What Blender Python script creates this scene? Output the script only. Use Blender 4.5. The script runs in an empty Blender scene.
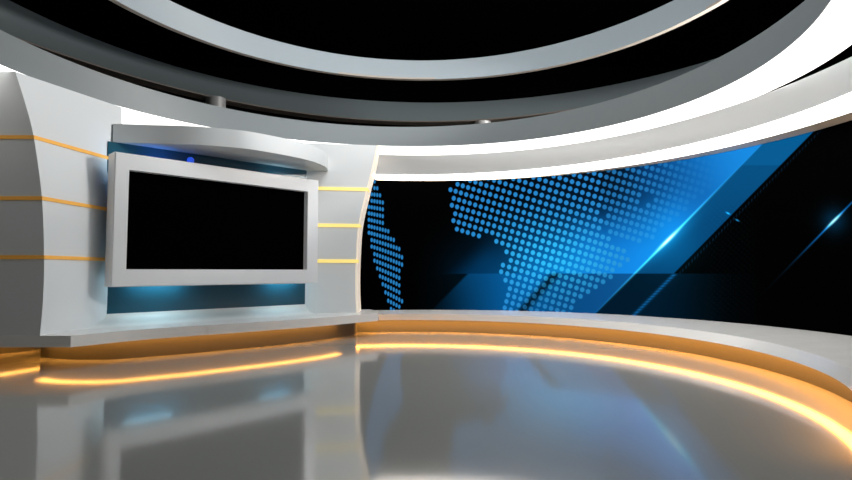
import bpy, bmesh, math
import numpy as np
from math import radians, sin, cos, pi

S = 1.6                      # eye height in metres; plan numbers below are in eye heights
scene = bpy.context.scene
C = scene.collection

def W(x, y, h):              # plan x, y and height relative to eye level -> metres
    return (x*S, y*S, (h+1.0)*S)

# ------------------------------------------------------------------ materials
def mat(name, col, rough=.5, metal=0., ior=1.5, emit=None, strength=0., bump=0., bscale=40., vary=0.):
    m = bpy.data.materials.new(name); m.use_nodes = True
    nt = m.node_tree; b = nt.nodes['Principled BSDF']
    b.inputs['Base Color'].default_value = (*col, 1)
    b.inputs['Roughness'].default_value = rough
    b.inputs['Metallic'].default_value = metal
    b.inputs['IOR'].default_value = ior
    if emit:
        b.inputs['Emission Color'].default_value = (*emit, 1)
        b.inputs['Emission Strength'].default_value = strength
    if bump or vary:
        tc = nt.nodes.new('ShaderNodeTexCoord')
        n = nt.nodes.new('ShaderNodeTexNoise'); n.inputs['Scale'].default_value = bscale
        nt.links.new(tc.outputs['Object'], n.inputs['Vector'])
        if bump:
            bp = nt.nodes.new('ShaderNodeBump'); bp.inputs['Strength'].default_value = bump
            bp.inputs['Distance'].default_value = .002
            nt.links.new(n.outputs['Fac'], bp.inputs['Height'])
            nt.links.new(bp.outputs['Normal'], b.inputs['Normal'])
        if vary:
            mr = nt.nodes.new('ShaderNodeMapRange')
            mr.inputs['To Min'].default_value = rough-vary; mr.inputs['To Max'].default_value = rough+vary
            nt.links.new(n.outputs['Fac'], mr.inputs['Value'])
            nt.links.new(mr.outputs['Result'], b.inputs['Roughness'])
    return m

M_FLOOR = mat('polished_grey_floor', (.34, .34, .32), .085, ior=2.3, vary=.01, bscale=3.)
M_WHITE = mat('satin_white_panel', (.74, .76, .77), .34, vary=.04, bscale=6.)
M_FRAME = mat('satin_silver_white', (.80, .81, .82), .36, vary=.01, bscale=2.)
M_CANOPY = mat('matte_white_canopy', (.60, .62, .63), .5, vary=.02, bscale=4.)
M_LEDGE = mat('glossy_white_ledge', (.82, .80, .77), .22, vary=.03, bscale=5.)
M_RING  = mat('matte_blue_grey_ring', (.38, .44, .48), .45, vary=.04, bscale=5.)
M_RING3 = mat('matte_grey_ring', (.19, .212, .22), .45, vary=.03, bscale=5.)
M_RING2 = mat('matte_slate_ring', (.15, .18, .19), .45, vary=.03, bscale=5.)
M_TRIM1 = mat('matte_beige_trim', (.50, .43, .37), .5, vary=.03, bscale=5.)
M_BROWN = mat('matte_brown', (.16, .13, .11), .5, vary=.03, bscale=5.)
M_WARM  = mat('painted_amber_bounce', (.80, .62, .46), .5, vary=.04, bscale=5.)  # tan tint stands in for amber LED bounce on the underside
M_EDGE  = mat('painted_glow_edge', (.95, .86, .74), .4, emit=(1., .78, .58), strength=.30, vary=.02, bscale=4.)  # warm tint and faint emission stand in for nearby LED light
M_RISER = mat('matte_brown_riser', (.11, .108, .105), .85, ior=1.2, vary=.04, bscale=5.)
M_BLACK = mat('black_studio_drape', (.0015, .0015, .0015), .95, ior=1.0, vary=.02)
M_SCR   = mat('black_glass_screen', (.0006, .0006, .0006), .5, ior=1.02, vary=.05)
M_SCRB  = mat('dark_bezel', (.12, .16, .18), .35, vary=.04)
M_TEAL  = mat('teal_back_glass', (.013, .085, .13), .22, vary=.04, bscale=4.)
M_LIGHT = mat('white_light_diffuser', (.9, .9, .9), .5, emit=(1., .985, .94), strength=1.6, vary=.02)
M_LIGHT2 = mat('white_light_diffuser_low', (.9, .9, .9), .5, emit=(1., .985, .95), strength=4.2, vary=.02)
M_LED   = mat('amber_light_strip', (.9, .6, .2), .5, emit=(1., .41, .07), strength=17., vary=.02)
M_LED2  = mat('soft_amber_light_strip', (.9, .6, .2), .5, emit=(1., .41, .07), strength=9., vary=.02)
M_GOLD  = mat('amber_trim', (1., .50, .09), .4, emit=(1., .45, .08), strength=.05, vary=.03)
M_GOLDR = mat('yellow_lit_trim', (.95, .75, .25), .4, emit=(1., .72, .18), strength=.55, vary=.03)
M_METAL = mat('grey_metal_post', (.5, .5, .5), .4, metal=.3, vary=.03)
M_BLUEL = mat('blue_lamp_lens', (.1, .2, .9), .4, emit=(.02, .12, 1.), strength=.5, vary=.02)

# ------------------------------------------------------------------ object helpers
def link(me, name, m, parent=None):
    o = bpy.data.objects.new(name, me); C.objects.link(o)
    if m: me.materials.append(m)
    if parent: o.parent = parent
    return o
def thing(name, label, cat, loc, group=None):
    o = bpy.data.objects.new(name, None); C.objects.link(o)
    o.empty_display_size = .3
    o['label'] = label; o['category'] = cat
    if group: o['group'] = group
    o.location = loc
    bpy.context.view_layer.update()
    return o
def put(parent, o):                     # parent while the mesh keeps world coordinates
    o.parent = parent
    o.matrix_parent_inverse = parent.matrix_world.inverted()
    return o
def fin(bm, name, m, parent=None, label=None, smooth=False, ang=35):
    bmesh.ops.remove_doubles(bm, verts=bm.verts, dist=1e-5)
    bmesh.ops.recalc_face_normals(bm, faces=bm.faces)
    if smooth:
        for f in bm.faces: f.smooth = True
        for e in bm.edges:
            if len(e.link_faces) == 2 and e.calc_face_angle(0) > radians(ang): e.smooth = False
    me = bpy.data.meshes.new(name); bm.to_mesh(me); bm.free()
    o = link(me, name, m)
    if parent: put(parent, o)
    if label: o['label'] = label
    return o

def loft(name, loops, p0, p1, m, parent, n=160, closed=True, label=None):
    """sweep of elliptical edge loops (xc, yc, a, b, H); closed: the section is a closed outline"""
    full = abs(p1-p0) >= 359.9
    bm = bmesh.new(); rows = []
    N = n if full else n+1
    for i in range(N):
        t = radians(p0+(p1-p0)*i/n)
        row = []
        for L in loops:
            xc, yc, a, b, h = L[:5]; c = L[5] if len(L) > 5 else 0.; k_ = L[6] if len(L) > 6 else 0.
            if len(L) > 7 and sin(t) < 0: b = L[7]
            x = xc+a*cos(t)+c*sin(t)
            row.append(bm.verts.new(W(x, yc+b*sin(t)+c*cos(t), h+k_*x)))
        rows.append(row)
    k = len(loops)
    for i in range(n):
        A, B = rows[i], rows[(i+1) % N]
        for j in range(k if closed else k-1):
            bm.faces.new((A[j], B[j], B[(j+1) % k], A[(j+1) % k]))
    if closed and not full:
        bm.faces.new(rows[0]); bm.faces.new(list(reversed(rows[-1])))
    return fin(bm, name, m, parent, label, smooth=True, ang=25)

def off(L, da, dh=0., db=None):
    db = da if db is None else db
    return (L[0], L[1], L[2]+da, L[3]+db, L[4]+dh)+tuple(L[5:])

def slab(name, pts, h0, h1, m, parent, label=None, bevel=0., smooth=False):
    """plan outline extruded from height h0 to h1"""
    bm = bmesh.new()
    b = [bm.verts.new(W(x, y, h0)) for x, y in pts]; t = [bm.verts.new(W(x, y, h1)) for x, y in pts]
    n = len(pts)
    for i in range(n): bm.faces.new((b[i], b[(i+1) % n], t[(i+1) % n], t[i]))
    bm.faces.new(b); bm.faces.new(t)
    if bevel:
        bmesh.ops.bevel(bm, geom=[e for e in bm.edges if e.calc_face_angle(0) > .9], offset=bevel, segments=2, affect='EDGES')
    return fin(bm, name, m, parent, label, smooth=smooth)

def spline(pts, n=8):
    P = [np.array(p, float) for p in pts]; P = [2*P[0]-P[1]]+P+[2*P[-1]-P[-2]]
    out = []
    for i in range(1, len(P)-2):
        for k in range(n):
            t = k/n
            out.append(tuple(.5*((2*P[i])+(P[i+1]-P[i-1])*t+(2*P[i-1]-5*P[i]+4*P[i+1]-P[i+2])*t*t+(3*P[i]-P[i-1]-3*P[i+1]+P[i+2])*t**3)))
    out.append(tuple(P[-2])); return out

def obox(bm, o, u, n, s0, s1, d0, d1, h0, h1):
    """box in a wall frame: o plan origin, u along, n outward"""
    v = [bm.verts.new(W(o[0]+u[0]*s+n[0]*d, o[1]+u[1]*s+n[1]*d, h)) for h in (h0, h1) for s, d in ((s0, d0), (s1, d0), (s1, d1), (s0, d1))]
    for q in ((0,1,2,3), (7,6,5,4), (0,4,5,1), (1,5,6,2), (2,6,7,3), (3,7,4,0)): bm.faces.new([v[i] for i in q])

# ------------------------------------------------------------------ setting
def plane(name, co, m):
    bm = bmesh.new(); bm.faces.new([bm.verts.new(c) for c in co])
    me = bpy.data.meshes.new(name); bm.to_mesh(me); bm.free()
    o = link(me, name, m); o['kind'] = 'structure'; return o
def wall(name, x0, x1, y0, y1, z0, z1, m):
    bm = bmesh.new(); bmesh.ops.create_cube(bm, size=1)
    for v in bm.verts:
        v.co.x = (x0+x1)/2+v.co.x*(x1-x0); v.co.y = (y0+y1)/2+v.co.y*(y1-y0); v.co.z = (z0+z1)/2+v.co.z*(z1-z0)
    o = fin(bm, name, m); o['kind'] = 'structure'; return o
RX, RY0, RY1, RZ = 15., -6., 22., 10.
wall('floor', -RX, RX, RY0, RY1, -.2, 0, M_FLOOR)
wall('ceiling', -RX, RX, RY0, RY1, RZ, RZ+.2, M_BLACK)
wall('wall_back', -RX, RX, RY1, RY1+.2, 0, RZ, M_BLACK)
wall('wall_left', -RX-.2, -RX, RY0, RY1, 0, RZ, M_BLACK)
wall('wall_right', RX, RX+.2, RY0, RY1, 0, RZ, M_BLACK)
wall('wall_front', -RX, RX, RY0-.2, RY0, 0, RZ, M_BLACK)

# ------------------------------------------------------------------ rings overhead
r1i = (-.041, 4.706, 3.845, 4.237, 3.52, -.015); r1o = (-.105, 5.238, 3.816, 3.775, 3.20, .039)
t = thing('overhead_ring', 'slim pale blue-grey ring, the highest and innermost hanging overhead', 'ring', W(0, 5.3, 3.2))
loft('ring_band', [r1i, off(r1o, -.075), off(r1o, -.02, .002), off(r1i, .10, 0, .02)], 0, 360, M_RING, t, 220)
loft('edge_trim', [off(r1o, -.075, -.001), off(r1o, 0, -.001), off(r1o, 0, .03), off(r1o, -.075, .03)], 0, 360, M_TRIM1, t, 220, label='beige lower edge')

r2t = (.115, 5.747, 5.540, 5.260, 3.45); r2b = (-.098, 3.763, 5.780, 6.961, 2.99, .055, 0., 3.5)
t = thing('overhead_ring', 'dark slate grey widest ring overhead, carried on short posts behind the lower band', 'ring', W(.1, 5.3, 2.99))
loft('ring_band', [r2t, r2b, off(r2b, .27), off(r2t, .2)], 0, 360, M_RING2, t, 220)
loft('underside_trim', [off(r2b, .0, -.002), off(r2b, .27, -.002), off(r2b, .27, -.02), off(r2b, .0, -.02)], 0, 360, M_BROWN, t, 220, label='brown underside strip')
for (x, y) in ((-3.65, 9.31), (1.14, 10.76)):
    bm = bmesh.new()
    bmesh.ops.create_cone(bm, cap_ends=True, segments=32, radius1=.165*S, radius2=.165*S, depth=.60*S)
    for v in bm.verts: v.co += __import__('mathutils').Vector(W(x, y, 2.69))
    fin(bm, 'support_post', M_METAL, t, smooth=True)

r3b = (-.548, 5.141, 3.772, 3.603, 2.00, .040, -.016); r3t = (-.522, 4.916, 3.754, 3.856, 2.34, -.004, -.016); r3o = (-.642, 5.344, 4.382, 4.048, 2.00, .013, -.016)  # last value tilts the ring plane to meet the left block in the image
t = thing('overhead_ring', 'thick grey ring over the wall screens with a glowing white underside', 'ring', W(-.38, 5.3, 2.0))
loft('ring_band', [off(r3b, 0, .015), r3t, (-.60, 5.20, 4.40, 4.10, 2.34, 0., -.016), off(r3o, .02, .015)], 0, 360, M_RING3, t, 220)
loft('light_panel', [r3b, r3o, off(r3o, 0, .015), off(r3b, 0, .015)], 0, 360, M_LIGHT, t, 220, label='glowing white underside')

# ------------------------------------------------------------------ header and curved screen
hb = (-.265, 4.972, 4.149, 4.205, 1.62); ht = (-.154, 4.651, 3.992, 4.355, 1.93, .029); w2 = (0, 5.08, 4.359, 4.60, 1.62)
st = (-.032, 5.204, 4.588, 4.427, 1.60); sb = (.126, 5.399, 4.429, 4.378, -.69)
t = thing('screen_header', 'curved grey header band above the curved map screen, lit along its underside', 'header', W(0, 9.4, 1.62))
loft('header_band', [off(hb, 0, .012), ht, (0, 5.15, 4.78, 4.72, 1.93), (0, 5.15, 4.78, 4.72, 1.632)], -50, 101.5, M_WHITE, t, 160)
loft('light_strip', [hb, w2, off(w2, 0, .012), off(hb, 0, .012)], -50, 101.5, M_LIGHT2, t, 160, label='glowing white strip')
loft('edge_trim', [w2, off(st, -.004, .004), (0, 5.15, 4.78, 4.72, 1.604), (0, 5.15, 4.78, 4.72, 1.62)], -50, 101.5, M_WARM, t, 160, label='thin edge with painted amber bounce')

# the picture on the curved display: drawn in (u, v) image pixels, camera projection fitted over (angle along the wall, height)
CU = [564.3018, -230.9546, 19.4937, -11.4243, 1.0039, -0.177, -1.9066, -3.1036, -0.0264, -0.3932]
CV = [-59.8069, 12.4965, -11.9146, 2.8885, -1.9484, 0.5649, 271.0, -0.0002, 0.0002, -0.0566, 0.1355, -0.1506]
def content_uv(ph, H):
    q = (ph-60)/50
    u = sum(CU[i]*q**i for i in range(6))+sum(CU[6+i]*H*q**i for i in range(4))
    v = sum(CV[i]*H*q**i for i in range(6))+sum(CV[6+i]*q**i for i in range(3))+sum(CV[9+i]*H*H*q**i for i in range(3))
    return u, v
def sm(a, b, x): t = np.clip((x-a)/(b-a), 0, 1); return t*t*(3-2*t)
def inpoly(u, v, P):
    r = np.zeros(u.shape, bool); n = len(P)
    for i in range(n):
        (x1, y1), (x2, y2) = P[i], P[(i+1) % n]
        if y1 == y2: continue
        c = ((y1 > v) != (y2 > v)) & (u < (x2-x1)*(v-y1)/(y2-y1)+x1)
        r ^= c
    return r
AFRICA = [(462,150),(455,182),(448,188),(449,194),(451,200),(449,207),(452,212),(450.5,222),(454,231),(478,239),(482,236),(489,231),(492,236),(493,244),(502,247),(503,255),(508,262),(500,263),(498.5,274),(502,281),(507,287),(504,296),(502,330),(572,330),(574,309),(580,300),(592,294),(601,285),(612,276),(622,268),(632,258),(626,252),(618,244),(610,237),(604,230),(601.5,218),(601,190),(603,150)]
ARABIA = [(605,150),(604,175),(602.5,190),(602.5,212),(605,226),(612,236),(630,246),(650,240),(668,222),(690,205),(715,185),(730,160),(735,140)]
AMERICA = [(374,181),(369,205),(368,228),(370,245),(375,268),(382,288),(391,313),(400,313),(404,303),(401,292),(399,284),(402,270),(403,256),(398,243),(391,234),(385,226),(384,210),(383,200),(378,188),(377,180)]
KB = [ # u, v, colour of the glow behind the dots (8-bit)
 (440,190,0,0,0),(480,200,0,0,0),(520,190,0,2,5),(440,240,0,0,0),(475,250,0,6,12),(500,240,0,18,32),(530,215,0,14,28),
 (560,185,0,10,20),(560,210,0,28,52),(590,188,0,12,26),(604,190,0,8,18),(622,185,1,20,40),(600,215,2,60,110),(560,235,2,75,130),(530,240,2,60,110),
 (500,262,3,60,100),(530,262,8,115,190),(560,262,12,140,220),(590,245,15,130,220),(590,268,20,135,220),(620,235,15,115,200),(630,255,20,140,235),
 (640,205,5,70,125),(655,180,5,60,115),(650,225,15,110,190),(680,175,10,85,150),(700,170,18,110,190),(690,200,18,110,190),(675,222,18,130,220),
 (720,165,22,130,215),(740,155,24,140,228),(770,130,24,140,228),(460,268,0,22,40),(430,270,0,0,0),
]
KB2 = [(400,300,0,0,0),(428,300,0,6,10),(455,300,0,32,55),(480,300,4,64,108),(480,282,4,70,118),(505,285,5,92,158),(510,303,4,82,140),(532,280,8,122,205),(520,298,6,90,155),(560,300,8,82,142),(560,282,8,85,148),(600,300,12,88,155),(625,285,14,98,168),(640,275,14,100,175),(590,280,10,88,155)]
def glow(u, v, K, w):
    K = np.array(K, float); num = np.zeros(u.shape+(3,)); den = np.zeros(u.shape)
    for k in K:
        g = np.exp(-((u-k[0])**2+(v-k[1])**2)/(2*w*w))+1e-7/(1+((u-k[0])**2+(v-k[1])**2))
        num += g[..., None]*k[2:]; den += g
    return num/den[..., None]
def over(c, a, k): return c*(1-a[..., None])+np.array(k, float)*a[..., None]
def content(u, v):
    d = (u+v*1/1.0)                                 # runs along the diagonals' normal
    l1 = u+v*0.985-904.5; l2 = u+v*0.985-943.
    up = glow(u, v, KB, 16.); lo = glow(u, v, KB2, 18.)
    below = sm(273., 274.2, v)
    c = up*(1-below)[..., None]+lo*below[..., None]
    c *= sm(406, 430, u)[..., None]
    # left diagonal edge of the lower glow
    c *= (1-(1-sm(-2, 2, u+v*.98-736))*.75*below)[..., None]
    wedge = (1-below)*sm(-4, 30, u+v*.98-712)*(1-sm(470, 520, u))*sm(225, 262, v)
    c = c+wedge[..., None]*np.array((0, 26, 46))
    # dots
    A_ = .0145; S0 = 5.55; i525 = math.log(1+A_*75/S0)/A_; i604 = i525+79/6.64
    def fwd(q): return np.where(q < 525, np.log(np.maximum(1+A_*(q-450)/S0, .05))/A_, np.where(q < 604, i525+(q-525)/6.64, i604+(q-604)/6.2))
    def inv(i): return np.where(i < i525, 450+(np.exp(A_*i)-1)*S0/A_, np.where(i < i604, 525+(i-i525)*6.64, 604+(i-i604)*6.2))
    B_ = .0075
    def wf(w): return np.where(w < 0, w/7.62, -np.log(np.maximum(1-B_*w/7.62, .05))/B_)
    def wi(j): return np.where(j < 0, j*7.62, (1-np.exp(-B_*j))*7.62/B_)
    f0 = float(fwd(np.array(450.5)))
    i = np.round(fwd(u+.27*(v-189.7))-f0); j = np.round(wf(v-.31*(u-450.5)-189.7))
    q = inv(i+f0)-450.5; w_ = wi(j)
    Vc = (w_+.31*q)/(1+.27*.31); cx = 450.5+q-.27*Vc; cy = 189.7+Vc
    r = np.hypot((u-cx)/(2.05+.25*sm(480, 560, cx)), (v-cy)/2.45)
    dot = 1-sm(.78, 1.22, r)
    af = inpoly(cx, cy, AFRICA); ar = inpoly(cx, cy, ARABIA) & (np.hypot(cx-645, cy-199) > 6)
    warm = np.exp(-((cx-552)**2/(2*42**2)+(cy-258)**2/(2*26**2)))
    dc = np.stack([38+10*warm, 132+62*warm, 204+50*warm], -1)
    fade = np.where(ar, np.clip(.8-.72*sm(630, 735, cx), 0, 1), 1.)
    hole = np.exp(-(((cx-531)*.8+(cy-283)*.7)**2)/60-((cx-531)*.7-(cy-283)*.8)**2/8)*0
    al = dot*np.where(af | ar, fade, 0)*(1-sm(-8, 0, l1))
    c = c*(1-al)[..., None]+dc*al[..., None]
    lake = np.exp(-((u+.9*v-802)**2)/30)*sm(271, 276, v)*.72*(1-dot*.45)
    c = c*(1-lake)[..., None]
    # band between the diagonals
    band = sm(-.7, .7, l1)*(1-sm(-.7, .7, l2))
    bandc = np.stack([6-2*sm(160, 270, v), 92-12*sm(164.5,166,v)-14*sm(170, 250, v), 148-18*sm(164.5,166,v)-18*sm(170, 250, v)], -1)
    near = np.exp(-(l1/10)**2)*np.exp(-((v-240)/24)**2)
    bandc = bandc+near[..., None]*np.array((8, 45, 60))
    c = c*(1-band)[..., None]+bandc*band[..., None]
    right = sm(-.7, .7, l2)
    c = c*(1-right)[..., None]
    lakebg = below*sm(-3, 3, u+.9*v-806)*(1-sm(-3, 3, l1)); c = c*(1-.12*lakebg)[..., None]
    # dotted edge just right of the band
    e = np.exp(-((l2-6)/1.6)**2)*(np.sin(u*2.1) > .1)
    c = c+e[..., None]*np.array((4, 26, 42))*(1-below)[..., None]
    # lower right: dim navy slab with a stripe
    lr = below*sm(-.7, .7, l1)
    navy = np.stack([0*u, 22*(1-sm(650, 745, u))+3, 38*(1-sm(650, 745, u))+5], -1)*(1-sm(700, 770, u))[..., None]
    c = c*(1-lr)[..., None]+navy*lr[..., None]
    s = np.exp(-((l2-1.5)/2.6)**2)*below*(.75+.25*np.sin(v*2.4))
    c = c+s[..., None]*np.array((14, 72, 118))
    # bright line and flares
    fl = np.exp(-((v-240)/9.)**2); ln = np.exp(-(l1/1.5)**2)
    long_ = np.exp(-((v-242)/46.)**2)*(v < 312)
    c = c+(ln*long_)[..., None]*np.array((60, 150, 160))+(np.exp(-(l1/2.4)**2)*fl)[..., None]*np.array((200, 235, 240))
    c = c+(np.exp(-np.hypot(u-668, v-240)**2/900))[..., None]*np.array((2, 30, 40))
    l3 = u+v*.98-1050.3
    c = c+(np.exp(-(l3/1.25)**2)*np.exp(-((v-222)/34.)**2))[..., None]*np.array((14, 110, 190))
    c = c+(np.exp(-(l3/1.9)**2)*np.exp(-((v-220.6)/6.)**2))[..., None]*np.array((190, 235, 245))
    c = c+(np.exp(-(np.hypot(u-834, v-220.6)/13.)**2))[..., None]*np.array((2, 40, 66))
    for (su, sv) in ((728, 213.3), (737.3, 220.2)):
        c = c+(np.exp(-(((u-su)+(v-sv)*-.8)**2/2.2+((v-sv)+(u-su)*-.2)**2/1.0)))[..., None]*np.array((30, 150, 220))
    # faint raster right of the band
    rs = (np.sin(u*1.15)*np.sin(v*1.1+u*.2) > .35)*sm(700, 715, u)*(1-sm(745, 762, u))*sm(190, 215, v)
    c = c+rs[..., None]*np.array((0, 4, 7))
    # American limb dots: squeezed columns, slanting rows
    sl = .10+.42*np.clip((v-185)/120, 0, 1); row = (v-sl*(u-370)-187.5)/6.5; jr = np.round(row); col = (u-369)/2.75; jc = np.round(col)
    cu = 369+jc*2.75; cv = 187.5+jr*6.5+sl*(cu-370)
    am = inpoly(cu, cv, AMERICA)
    dm = (1-sm(.75, 1.15, np.hypot((u-cu)/(1.2+.3*(1-sm(368, 378, u))), (v-cv)/2.2)))*am
    c = over(c, dm, (38, 125, 190))
    c *= sm(357, 360, u)[..., None]
    return np.clip(c, 0, 255)
def to_lin(c): c = c/255.; return np.where(c < .04045, c/12.92, ((c+.055)/1.055)**2.4)

ph = np.concatenate([np.linspace(-46, 4, 60)[:-1], np.linspace(4, 116, 1250)]); hv = np.linspace(0, 1, 420)
PH, HV = np.meshgrid(ph, hv, indexing='ij')
Lr = [sb[i]*(1-HV)+st[i]*HV for i in range(5)]
PR = np.radians(PH)
XX = (Lr[0]+Lr[2]*np.cos(PR))*S; YY = (Lr[1]+Lr[3]*np.sin(PR))*S; ZZ = (Lr[4]+1)*S
U, V = content_uv(PH, Lr[4])
col = to_lin(content(U, V)); col[PH < 4] = 0
n0, n1 = PH.shape
idx = np.arange(n0*n1).reshape(n0, n1)
quads = np.stack([idx[:-1, :-1], idx[:-1, 1:], idx[1:, 1:], idx[1:, :-1]], -1).reshape(-1, 4)
me = bpy.data.meshes.new('display')
me.vertices.add(n0*n1); me.vertices.foreach_set('co', np.stack([XX, YY, ZZ], -1).ravel())
me.loops.add(quads.size); me.loops.foreach_set('vertex_index', quads.ravel())
me.polygons.add(len(quads)); me.polygons.foreach_set('loop_start', np.arange(0, quads.size, 4)); me.polygons.foreach_set('loop_total', np.full(len(quads), 4))
me.update(calc_edges=True)
ca = me.color_attributes.new('picture', 'FLOAT_COLOR', 'POINT')
ca.data.foreach_set('color', np.concatenate([col, np.ones(PH.shape+(1,))], -1).ravel())
me.polygons.foreach_set('use_smooth', np.ones(len(quads), bool))
m = bpy.data.materials.new('lit_display'); m.use_nodes = True
nt = m.node_tree; b = nt.nodes['Principled BSDF']
b.inputs['Base Color'].default_value = (.0006, .0006, .0006, 1); b.inputs['Roughness'].default_value = .5; b.inputs['IOR'].default_value = 1.02
at = nt.nodes.new('ShaderNodeAttribute'); at.attribute_name = 'picture'
nt.links.new(at.outputs['Color'], b.inputs['Emission Color']); b.inputs['Emission Strength'].default_value = 1.0
t = thing('video_wall', 'long curved wall screen showing a blue dotted world map with diagonal light streaks', 'screen', W(.1, 9.7, -.69))
put(t, link(me, 'display', m))
loft('housing', [off(sb, .012), off(st, .012), off(st, .12), off(sb, .12)], -46, 116, M_BLACK, t, 120, label='black backing')

# ------------------------------------------------------------------ curved ledge below the screen
lt = (-.153, 5.360, 3.472, 3.455, -.69); lb = (-.247, 5.350, 3.50, 3.50, -.79); rs_ = (-.269, 5.415, 3.723, 3.618, -1.0)
t = thing('curved_bench', 'long curved white ledge under the map screen with an amber glow beneath', 'ledge', W(-.2, 8.9, -1))
loft('bench_top', [lt, lb, (.126, 5.399, 4.45, 4.40, -.79), (.126, 5.399, 4.45, 4.40, -.69)], -45, 103.5, M_LEDGE, t, 160)
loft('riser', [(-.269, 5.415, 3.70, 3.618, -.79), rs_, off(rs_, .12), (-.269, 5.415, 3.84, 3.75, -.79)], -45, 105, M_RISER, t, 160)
loft('light_strip', [(-.25, 5.36, 3.52, 3.515, -.789), (-.26, 5.40, 3.66, 3.59, -.789), (-.26, 5.40, 3.66, 3.59, -.792), (-.25, 5.36, 3.52, 3.515, -.792)], -45, 104.5, M_LED, t, 160, label='glowing amber strip')


# ------------------------------------------------------------------ stage platform under the wall screen
lip_t = [(-3.57, 5.525), (-3.165, 6.10), (-2.70, 6.53), (-2.50, 6.68), (-1.66, 7.42), (-1.05, 8.09), (-.74, 8.43)]
ris = [(-4.66, 7.0), (-4.591, 6.566), (-4.38, 6.36), (-4.101, 6.249), (-3.80, 6.215), (-3.516, 6.249), (-3.193, 6.45), (-2.65, 6.86), (-1.735, 7.72), (-1.12, 8.62)]
lipc = spline(lip_t, 6)
back = [(-.76, 8.9), (-.95, 9.3), (-2.2, 9.3), (-2.4, 8.6), (-3.9, 7.2), (-6.9, 7.2), (-6.9, 5.525)]
t = thing('stage_platform', 'low white angled platform under the framed wall screen with an amber glow beneath', 'platform', W(-2.6, 7.2, -1))
slab('platform_top', lipc+back, -.765, -.65, M_LEDGE, t)
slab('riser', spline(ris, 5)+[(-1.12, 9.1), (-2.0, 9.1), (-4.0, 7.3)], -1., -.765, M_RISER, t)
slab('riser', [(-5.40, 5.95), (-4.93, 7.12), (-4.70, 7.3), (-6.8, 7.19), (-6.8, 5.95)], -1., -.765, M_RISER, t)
def strip(path, w, off_, h0, h1, name, label, m=None):
    bm = bmesh.new(); P = [np.array(p) for p in path]; rows = []
    for i, p in enumerate(P):
        d = P[min(i+1, len(P)-1)]-P[max(i-1, 0)]; d = d/np.linalg.norm(d); nrm = np.array((d[1], -d[0]))
        a = p+nrm*off_; c = p+nrm*(off_+w)
        rows.append([bm.verts.new(W(*a, h0)), bm.verts.new(W(*c, h0)), bm.verts.new(W(*c, h1)), bm.verts.new(W(*a, h1))])
    for A, B in zip(rows, rows[1:]):
        for j in range(4): bm.faces.new((A[j], B[j], B[(j+1) % 4], A[(j+1) % 4]))
    bm.faces.new(rows[0]); bm.faces.new(rows[-1])
    return fin(bm, name, m or M_LED2, t, label)
strip(spline(ris[2:], 5)[:-2], .11, .02, -.767, -.764, 'light_strip', 'glowing amber strip')
strip([(-5.38, 6.0), (-4.95, 7.05)], .11, .02, -.767, -.764, 'light_strip', 'glowing amber strip')

# cove between platform and the back panel
bp0, bp1 = np.array((-3.85, 6.56)), np.array((-1.87, 8.50))
u_ = (bp1-bp0)/np.linalg.norm(bp1-bp0); n_ = np.array((u_[1], -u_[0])); LEN = float(np.linalg.norm(bp1-bp0))
bm = bmesh.new(); prof = []
for k in range(9):
    a = k/8*pi/2
    prof.append((.34*(1-sin(a)), -.65+.135*(1-cos(a))))
A = [bm.verts.new(W(*(bp0-u_*.38+n_*d), h)) for d, h in prof]+[bm.verts.new(W(*(bp0-u_*.38-n_*.1), -.515)), bm.verts.new(W(*(bp0-u_*.38-n_*.1), -.65))]
B = [bm.verts.new(W(*(bp1+n_*d), h)) for d, h in prof]+[bm.verts.new(W(*(bp1-n_*.1), -.515)), bm.verts.new(W(*(bp1-n_*.1), -.65))]
for j in range(len(A)): bm.faces.new((A[j], B[j], B[(j+1) % len(A)], A[(j+1) % len(A)]))
bm.faces.new(A); bm.faces.new(B)
fin(bm, 'cove', M_LEDGE, t, 'white sloping foot', smooth=True)

# ------------------------------------------------------------------ left and right curved panels
LP = [(2.06, -4.305), (1.767, -4.198), (1.379, -4.082), (.747, -3.971), (.142, -3.924), (-.293, -3.917), (-.65, -3.934)]
LP = [(h, x*.9875) for h, x in LP]
LB = [(2.06, -3.885), (1.767, -3.87), (1.379, -3.885), (.747, -3.86), (.142, -3.87), (-.293, -3.87), (-.65, -3.87)]
LB = [(h, x*.988) for h, x in LB]   # back edge of the left block
RP = [(2.015, -.776), (1.65, -.851), (1.303, -.934), (.721, -1.059), (.144, -1.095), (-.293, -1.098), (-.65, -1.082)]
def profile_at(P, h):
    hs = [p[0] for p in P][::-1]; xs = [p[1] for p in P][::-1]
    return float(np.interp(h, hs, xs))
def mesh_rows(F, K):
    bm = bmesh.new()
    F = [bm.verts.new(W(*p)) for p in F]; K = [bm.verts.new(W(*p)) for p in K]; n = len(F)
    for i in range(n): bm.faces.new((F[i], F[(i+1) % n], K[(i+1) % n], K[i]))
    bm.faces.new(F); bm.faces.new(K); return bm
t = thing('side_panel', 'big white wall block at the left edge with a curved corner and amber lines', 'panel', W(-4.4, 5.6, -.65))
YF, YB = 5.53, 6.76
F = [(x, YF, h) for h, x in spline(LP, 6)]; K = [(x, YB, h) for h, x in spline(LB, 6)]
far = [(-6.85, .0, -.65), (-6.85, .0, 2.06)]
fin(mesh_rows(F+[(x, YF, h) for x, _, h in far], K+[(x, YB, h) for x, _, h in far]), 'panel_body', M_WHITE, t, smooth=True)
for h in (1.372, .742, .140):
    x = profile_at(LP, h); xb = profile_at(LB, h); hh = .019; e = .01
    slab('trim_line', [(-6.84, YF-e), (x+e, YF-e), (xb+e, YB-.02), (xb-.03, YB-.02), (x-.05, YF+.04), (-6.84, YF+.04)], h-hh, h+hh, M_GOLD, t, 'amber inlaid line')
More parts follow.
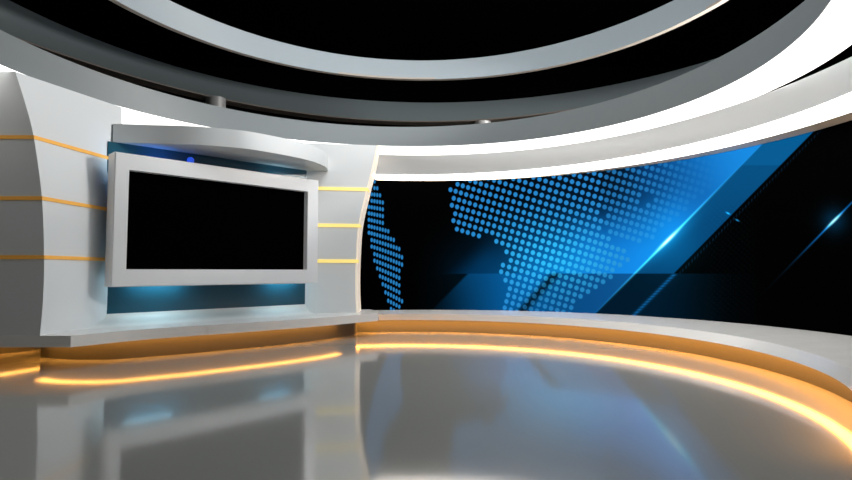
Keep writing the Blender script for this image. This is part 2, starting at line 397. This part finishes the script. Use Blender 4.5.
t = thing('side_panel', 'narrow pale grey upright panel between the framed screen and the map screen', 'panel', W(-1.5, 8.8, -.65))
def yf(x): return 8.655+.15*(x+.8)
RP = [(h, x*.9935) for h, x in RP]
sp = spline(RP, 6)
fin(mesh_rows([(x, yf(x), h) for h, x in sp]+[(-2.15, yf(-2.15), -.65), (-2.15, yf(-2.15), 2.015)],
              [(x, 9.04, h) for h, x in sp]+[(-2.15, 9.04, -.65), (-2.15, 9.04, 2.015)]), 'panel_body', M_WHITE, t, smooth=True)
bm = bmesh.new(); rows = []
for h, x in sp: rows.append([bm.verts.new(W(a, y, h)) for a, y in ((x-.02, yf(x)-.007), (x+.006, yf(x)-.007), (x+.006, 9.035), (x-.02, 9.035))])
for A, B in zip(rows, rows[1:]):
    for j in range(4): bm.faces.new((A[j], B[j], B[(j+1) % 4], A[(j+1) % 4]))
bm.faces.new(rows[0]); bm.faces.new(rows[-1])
fin(bm, 'edge_trim', M_EDGE, t, 'edge strip with painted warm glow', smooth=True)
for h in (1.298, .716, .155):
    x = profile_at(RP, h)
    slab('trim_line', [(-1.86, yf(-1.86)-.012), (x+.009, yf(x)-.012), (x+.009, 8.80), (-1.86, 8.78)], h-.026, h+.026, M_GOLDR, t, 'glowing yellow line')

# ------------------------------------------------------------------ teal backing panel
t = thing('backing_panel', 'dark teal glass panel behind the framed black screen', 'panel', W(-2.85, 7.5, -.51))
bm = bmesh.new(); obox(bm, bp0, u_, n_, -.02, LEN, -.06, 0, -.515, 1.575); fin(bm, 'glass_sheet', M_TEAL, t)
bm = bmesh.new()
lp = bp0+u_*.95+n_*.05
bmesh.ops.create_uvsphere(bm, u_segments=20, v_segments=12, radius=.045*S)
for v in bm.verts: v.co = __import__('mathutils').Vector(W(lp[0], lp[1], 1.47))+v.co
fin(bm, 'accent_lamp', M_BLUEL, t, 'small blue lamp', smooth=True)

# ------------------------------------------------------------------ framed screen
q0, q1 = np.array((-3.575, 6.2)), np.array((-1.625, 8.2))
uu = (q1-q0)/np.linalg.norm(q1-q0); nn = np.array((uu[1], -uu[0])); TL = float(np.linalg.norm(q1-q0))
t = thing('framed_screen', 'large black screen in a thick silver-white frame on the left wall', 'screen', W(*(q0+q1)/2, -.18))
H0, H1 = -.182, 1.373; s0, s1 = .155, TL-.19; a0, a1 = .02, 1.182
bm = bmesh.new()
def ringv(sa, sb_, ha, hb_, d): return [bm.verts.new(W(*(q0+uu*s+nn*d), h)) for s, h in ((sa, ha), (sb_, ha), (sb_, hb_), (sa, hb_))]
R = [ringv(0, TL, H0, H1, -.24), ringv(0, TL, H0, H1, -.012), ringv(.012, TL-.012, H0+.012, H1-.012, 0), ringv(s0, s1, a0, a1, 0), ringv(s0, s1, a0, a1, -.10), ringv(s0-.05, s1+.05, a0-.05, a1+.05, -.10), ringv(s0-.05, s1+.05, a0-.05, a1+.05, -.24)]
for A, B in zip(R, R[1:]+R[:1]):
    for j in range(4): bm.faces.new((A[j], A[(j+1) % 4], B[(j+1) % 4], B[j]))
fin(bm, 'frame', M_FRAME, t)
bm = bmesh.new(); obox(bm, q0, uu, nn, s0-.045, s1+.045, -.14, -.101, a0-.045, a1+.045); fin(bm, 'display', M_SCR, t)
bm = bmesh.new(); obox(bm, q0, uu, nn, .02, TL-.02, -.235, -.16, H0+.02, H1-.02); fin(bm, 'back_cover', M_SCRB, t)
bm = bmesh.new(); obox(bm, q0, uu, nn, TL*.3, TL*.7, -.50, -.236, .3, .9); fin(bm, 'wall_bracket', M_METAL, t)

# ------------------------------------------------------------------ canopy
cf = spline([(-3.84, 6.60), (-3.40, 6.66), (-2.9, 6.72), (-2.55, 6.84), (-2.26, 7.0), (-1.86, 7.42), (-1.64, 7.76), (-1.54, 8.10), (-1.53, 8.33), (-1.545, 8.50), (-1.57, 8.66)], 6)
t = thing('canopy', 'rounded white shelf-like canopy above the framed black screen', 'canopy', W(-2.8, 7.2, 1.58))
slab('canopy_slab', cf+[(-1.72, 8.70), (-1.95, 8.70), (-3.95, 6.80)], 1.576, 1.805, M_CANOPY, t, smooth=True)

# ------------------------------------------------------------------ lights
def area(name, loc, target, size, power, col, sy=None):
    l = bpy.data.lights.new(name, 'AREA'); l.energy = power; l.color = col; l.size = size
    if sy: l.shape = 'RECTANGLE'; l.size_y = sy
    o = bpy.data.objects.new(name, l); C.objects.link(o); o.location = loc
    v = __import__('mathutils').Vector(target)-o.location
    o.rotation_euler = v.to_track_quat('-Z', 'Y').to_euler(); return o
def point(name, loc, power, col, r=.06):
    l = bpy.data.lights.new(name, 'POINT'); l.energy = power; l.color = col; l.shadow_soft_size = r; l.specular_factor = 0
    o = bpy.data.objects.new(name, l); C.objects.link(o); o.location = loc; return o
area('added_soft_fill', W(0, 6.0, 4.2), W(0, 6.01, 0), 4., 330, (.92, .97, 1.))  # unseen overhead fill, added to brighten the rings and floor
area('unseen_keylight', W(5.7, 6.2, 3.0), W(-3.7, 6.4, .1), 2.2, 2350, (1., .97, .93))
l2_ = area('unseen_keylight', W(.3, 1.2, 2.9), W(2.8, 8.6, 1.2), 2.0, 110, (1., .97, .93)); l2_.data.spread = radians(90)  # unseen front fill, added to brighten the header band and ledge
bq = q0+uu*TL/2-nn*.27
for s_, h, p, c, L_ in ((-.75, -.10, 8, (.5, .85, 1.), .9), (.98, -.10, 6, (.5, .85, 1.), .7), (-1.2, 1.28, .8, (.5, .85, 1.), .15), (-.80, 1.30, 3, (.05, .25, 1.), .15), (.9, 1.28, 2.5, (.5, .85, 1.), .5)):
    q = bq+uu*s_; r = q-nn*.3
    area('accent_light', W(q[0], q[1], h), W(r[0], r[1], h+(-.18 if h < 0 else .1)), L_, p, c, .08)

w = bpy.data.worlds.new('world'); scene.world = w; w.use_nodes = True
w.node_tree.nodes['Background'].inputs['Color'].default_value = (.5, .55, .6, 1)
w.node_tree.nodes['Background'].inputs['Strength'].default_value = .0

# ------------------------------------------------------------------ camera
cd = bpy.data.cameras.new('camera'); cam = bpy.data.objects.new('camera', cd); C.objects.link(cam)
cam.location = (0, 0, S); cam.rotation_euler = (radians(90)+math.atan(31/545.), 0, 0)
cd.sensor_width = 36; cd.lens = 545/852*36; cd.clip_end = 200
scene.camera = cam
vs = scene.view_settings
scene.display_settings.display_device = 'sRGB'
vs.view_transform = 'Standard'; vs.look = 'None'; vs.gamma = 1; vs.use_curve_mapping = False; vs.exposure = 0
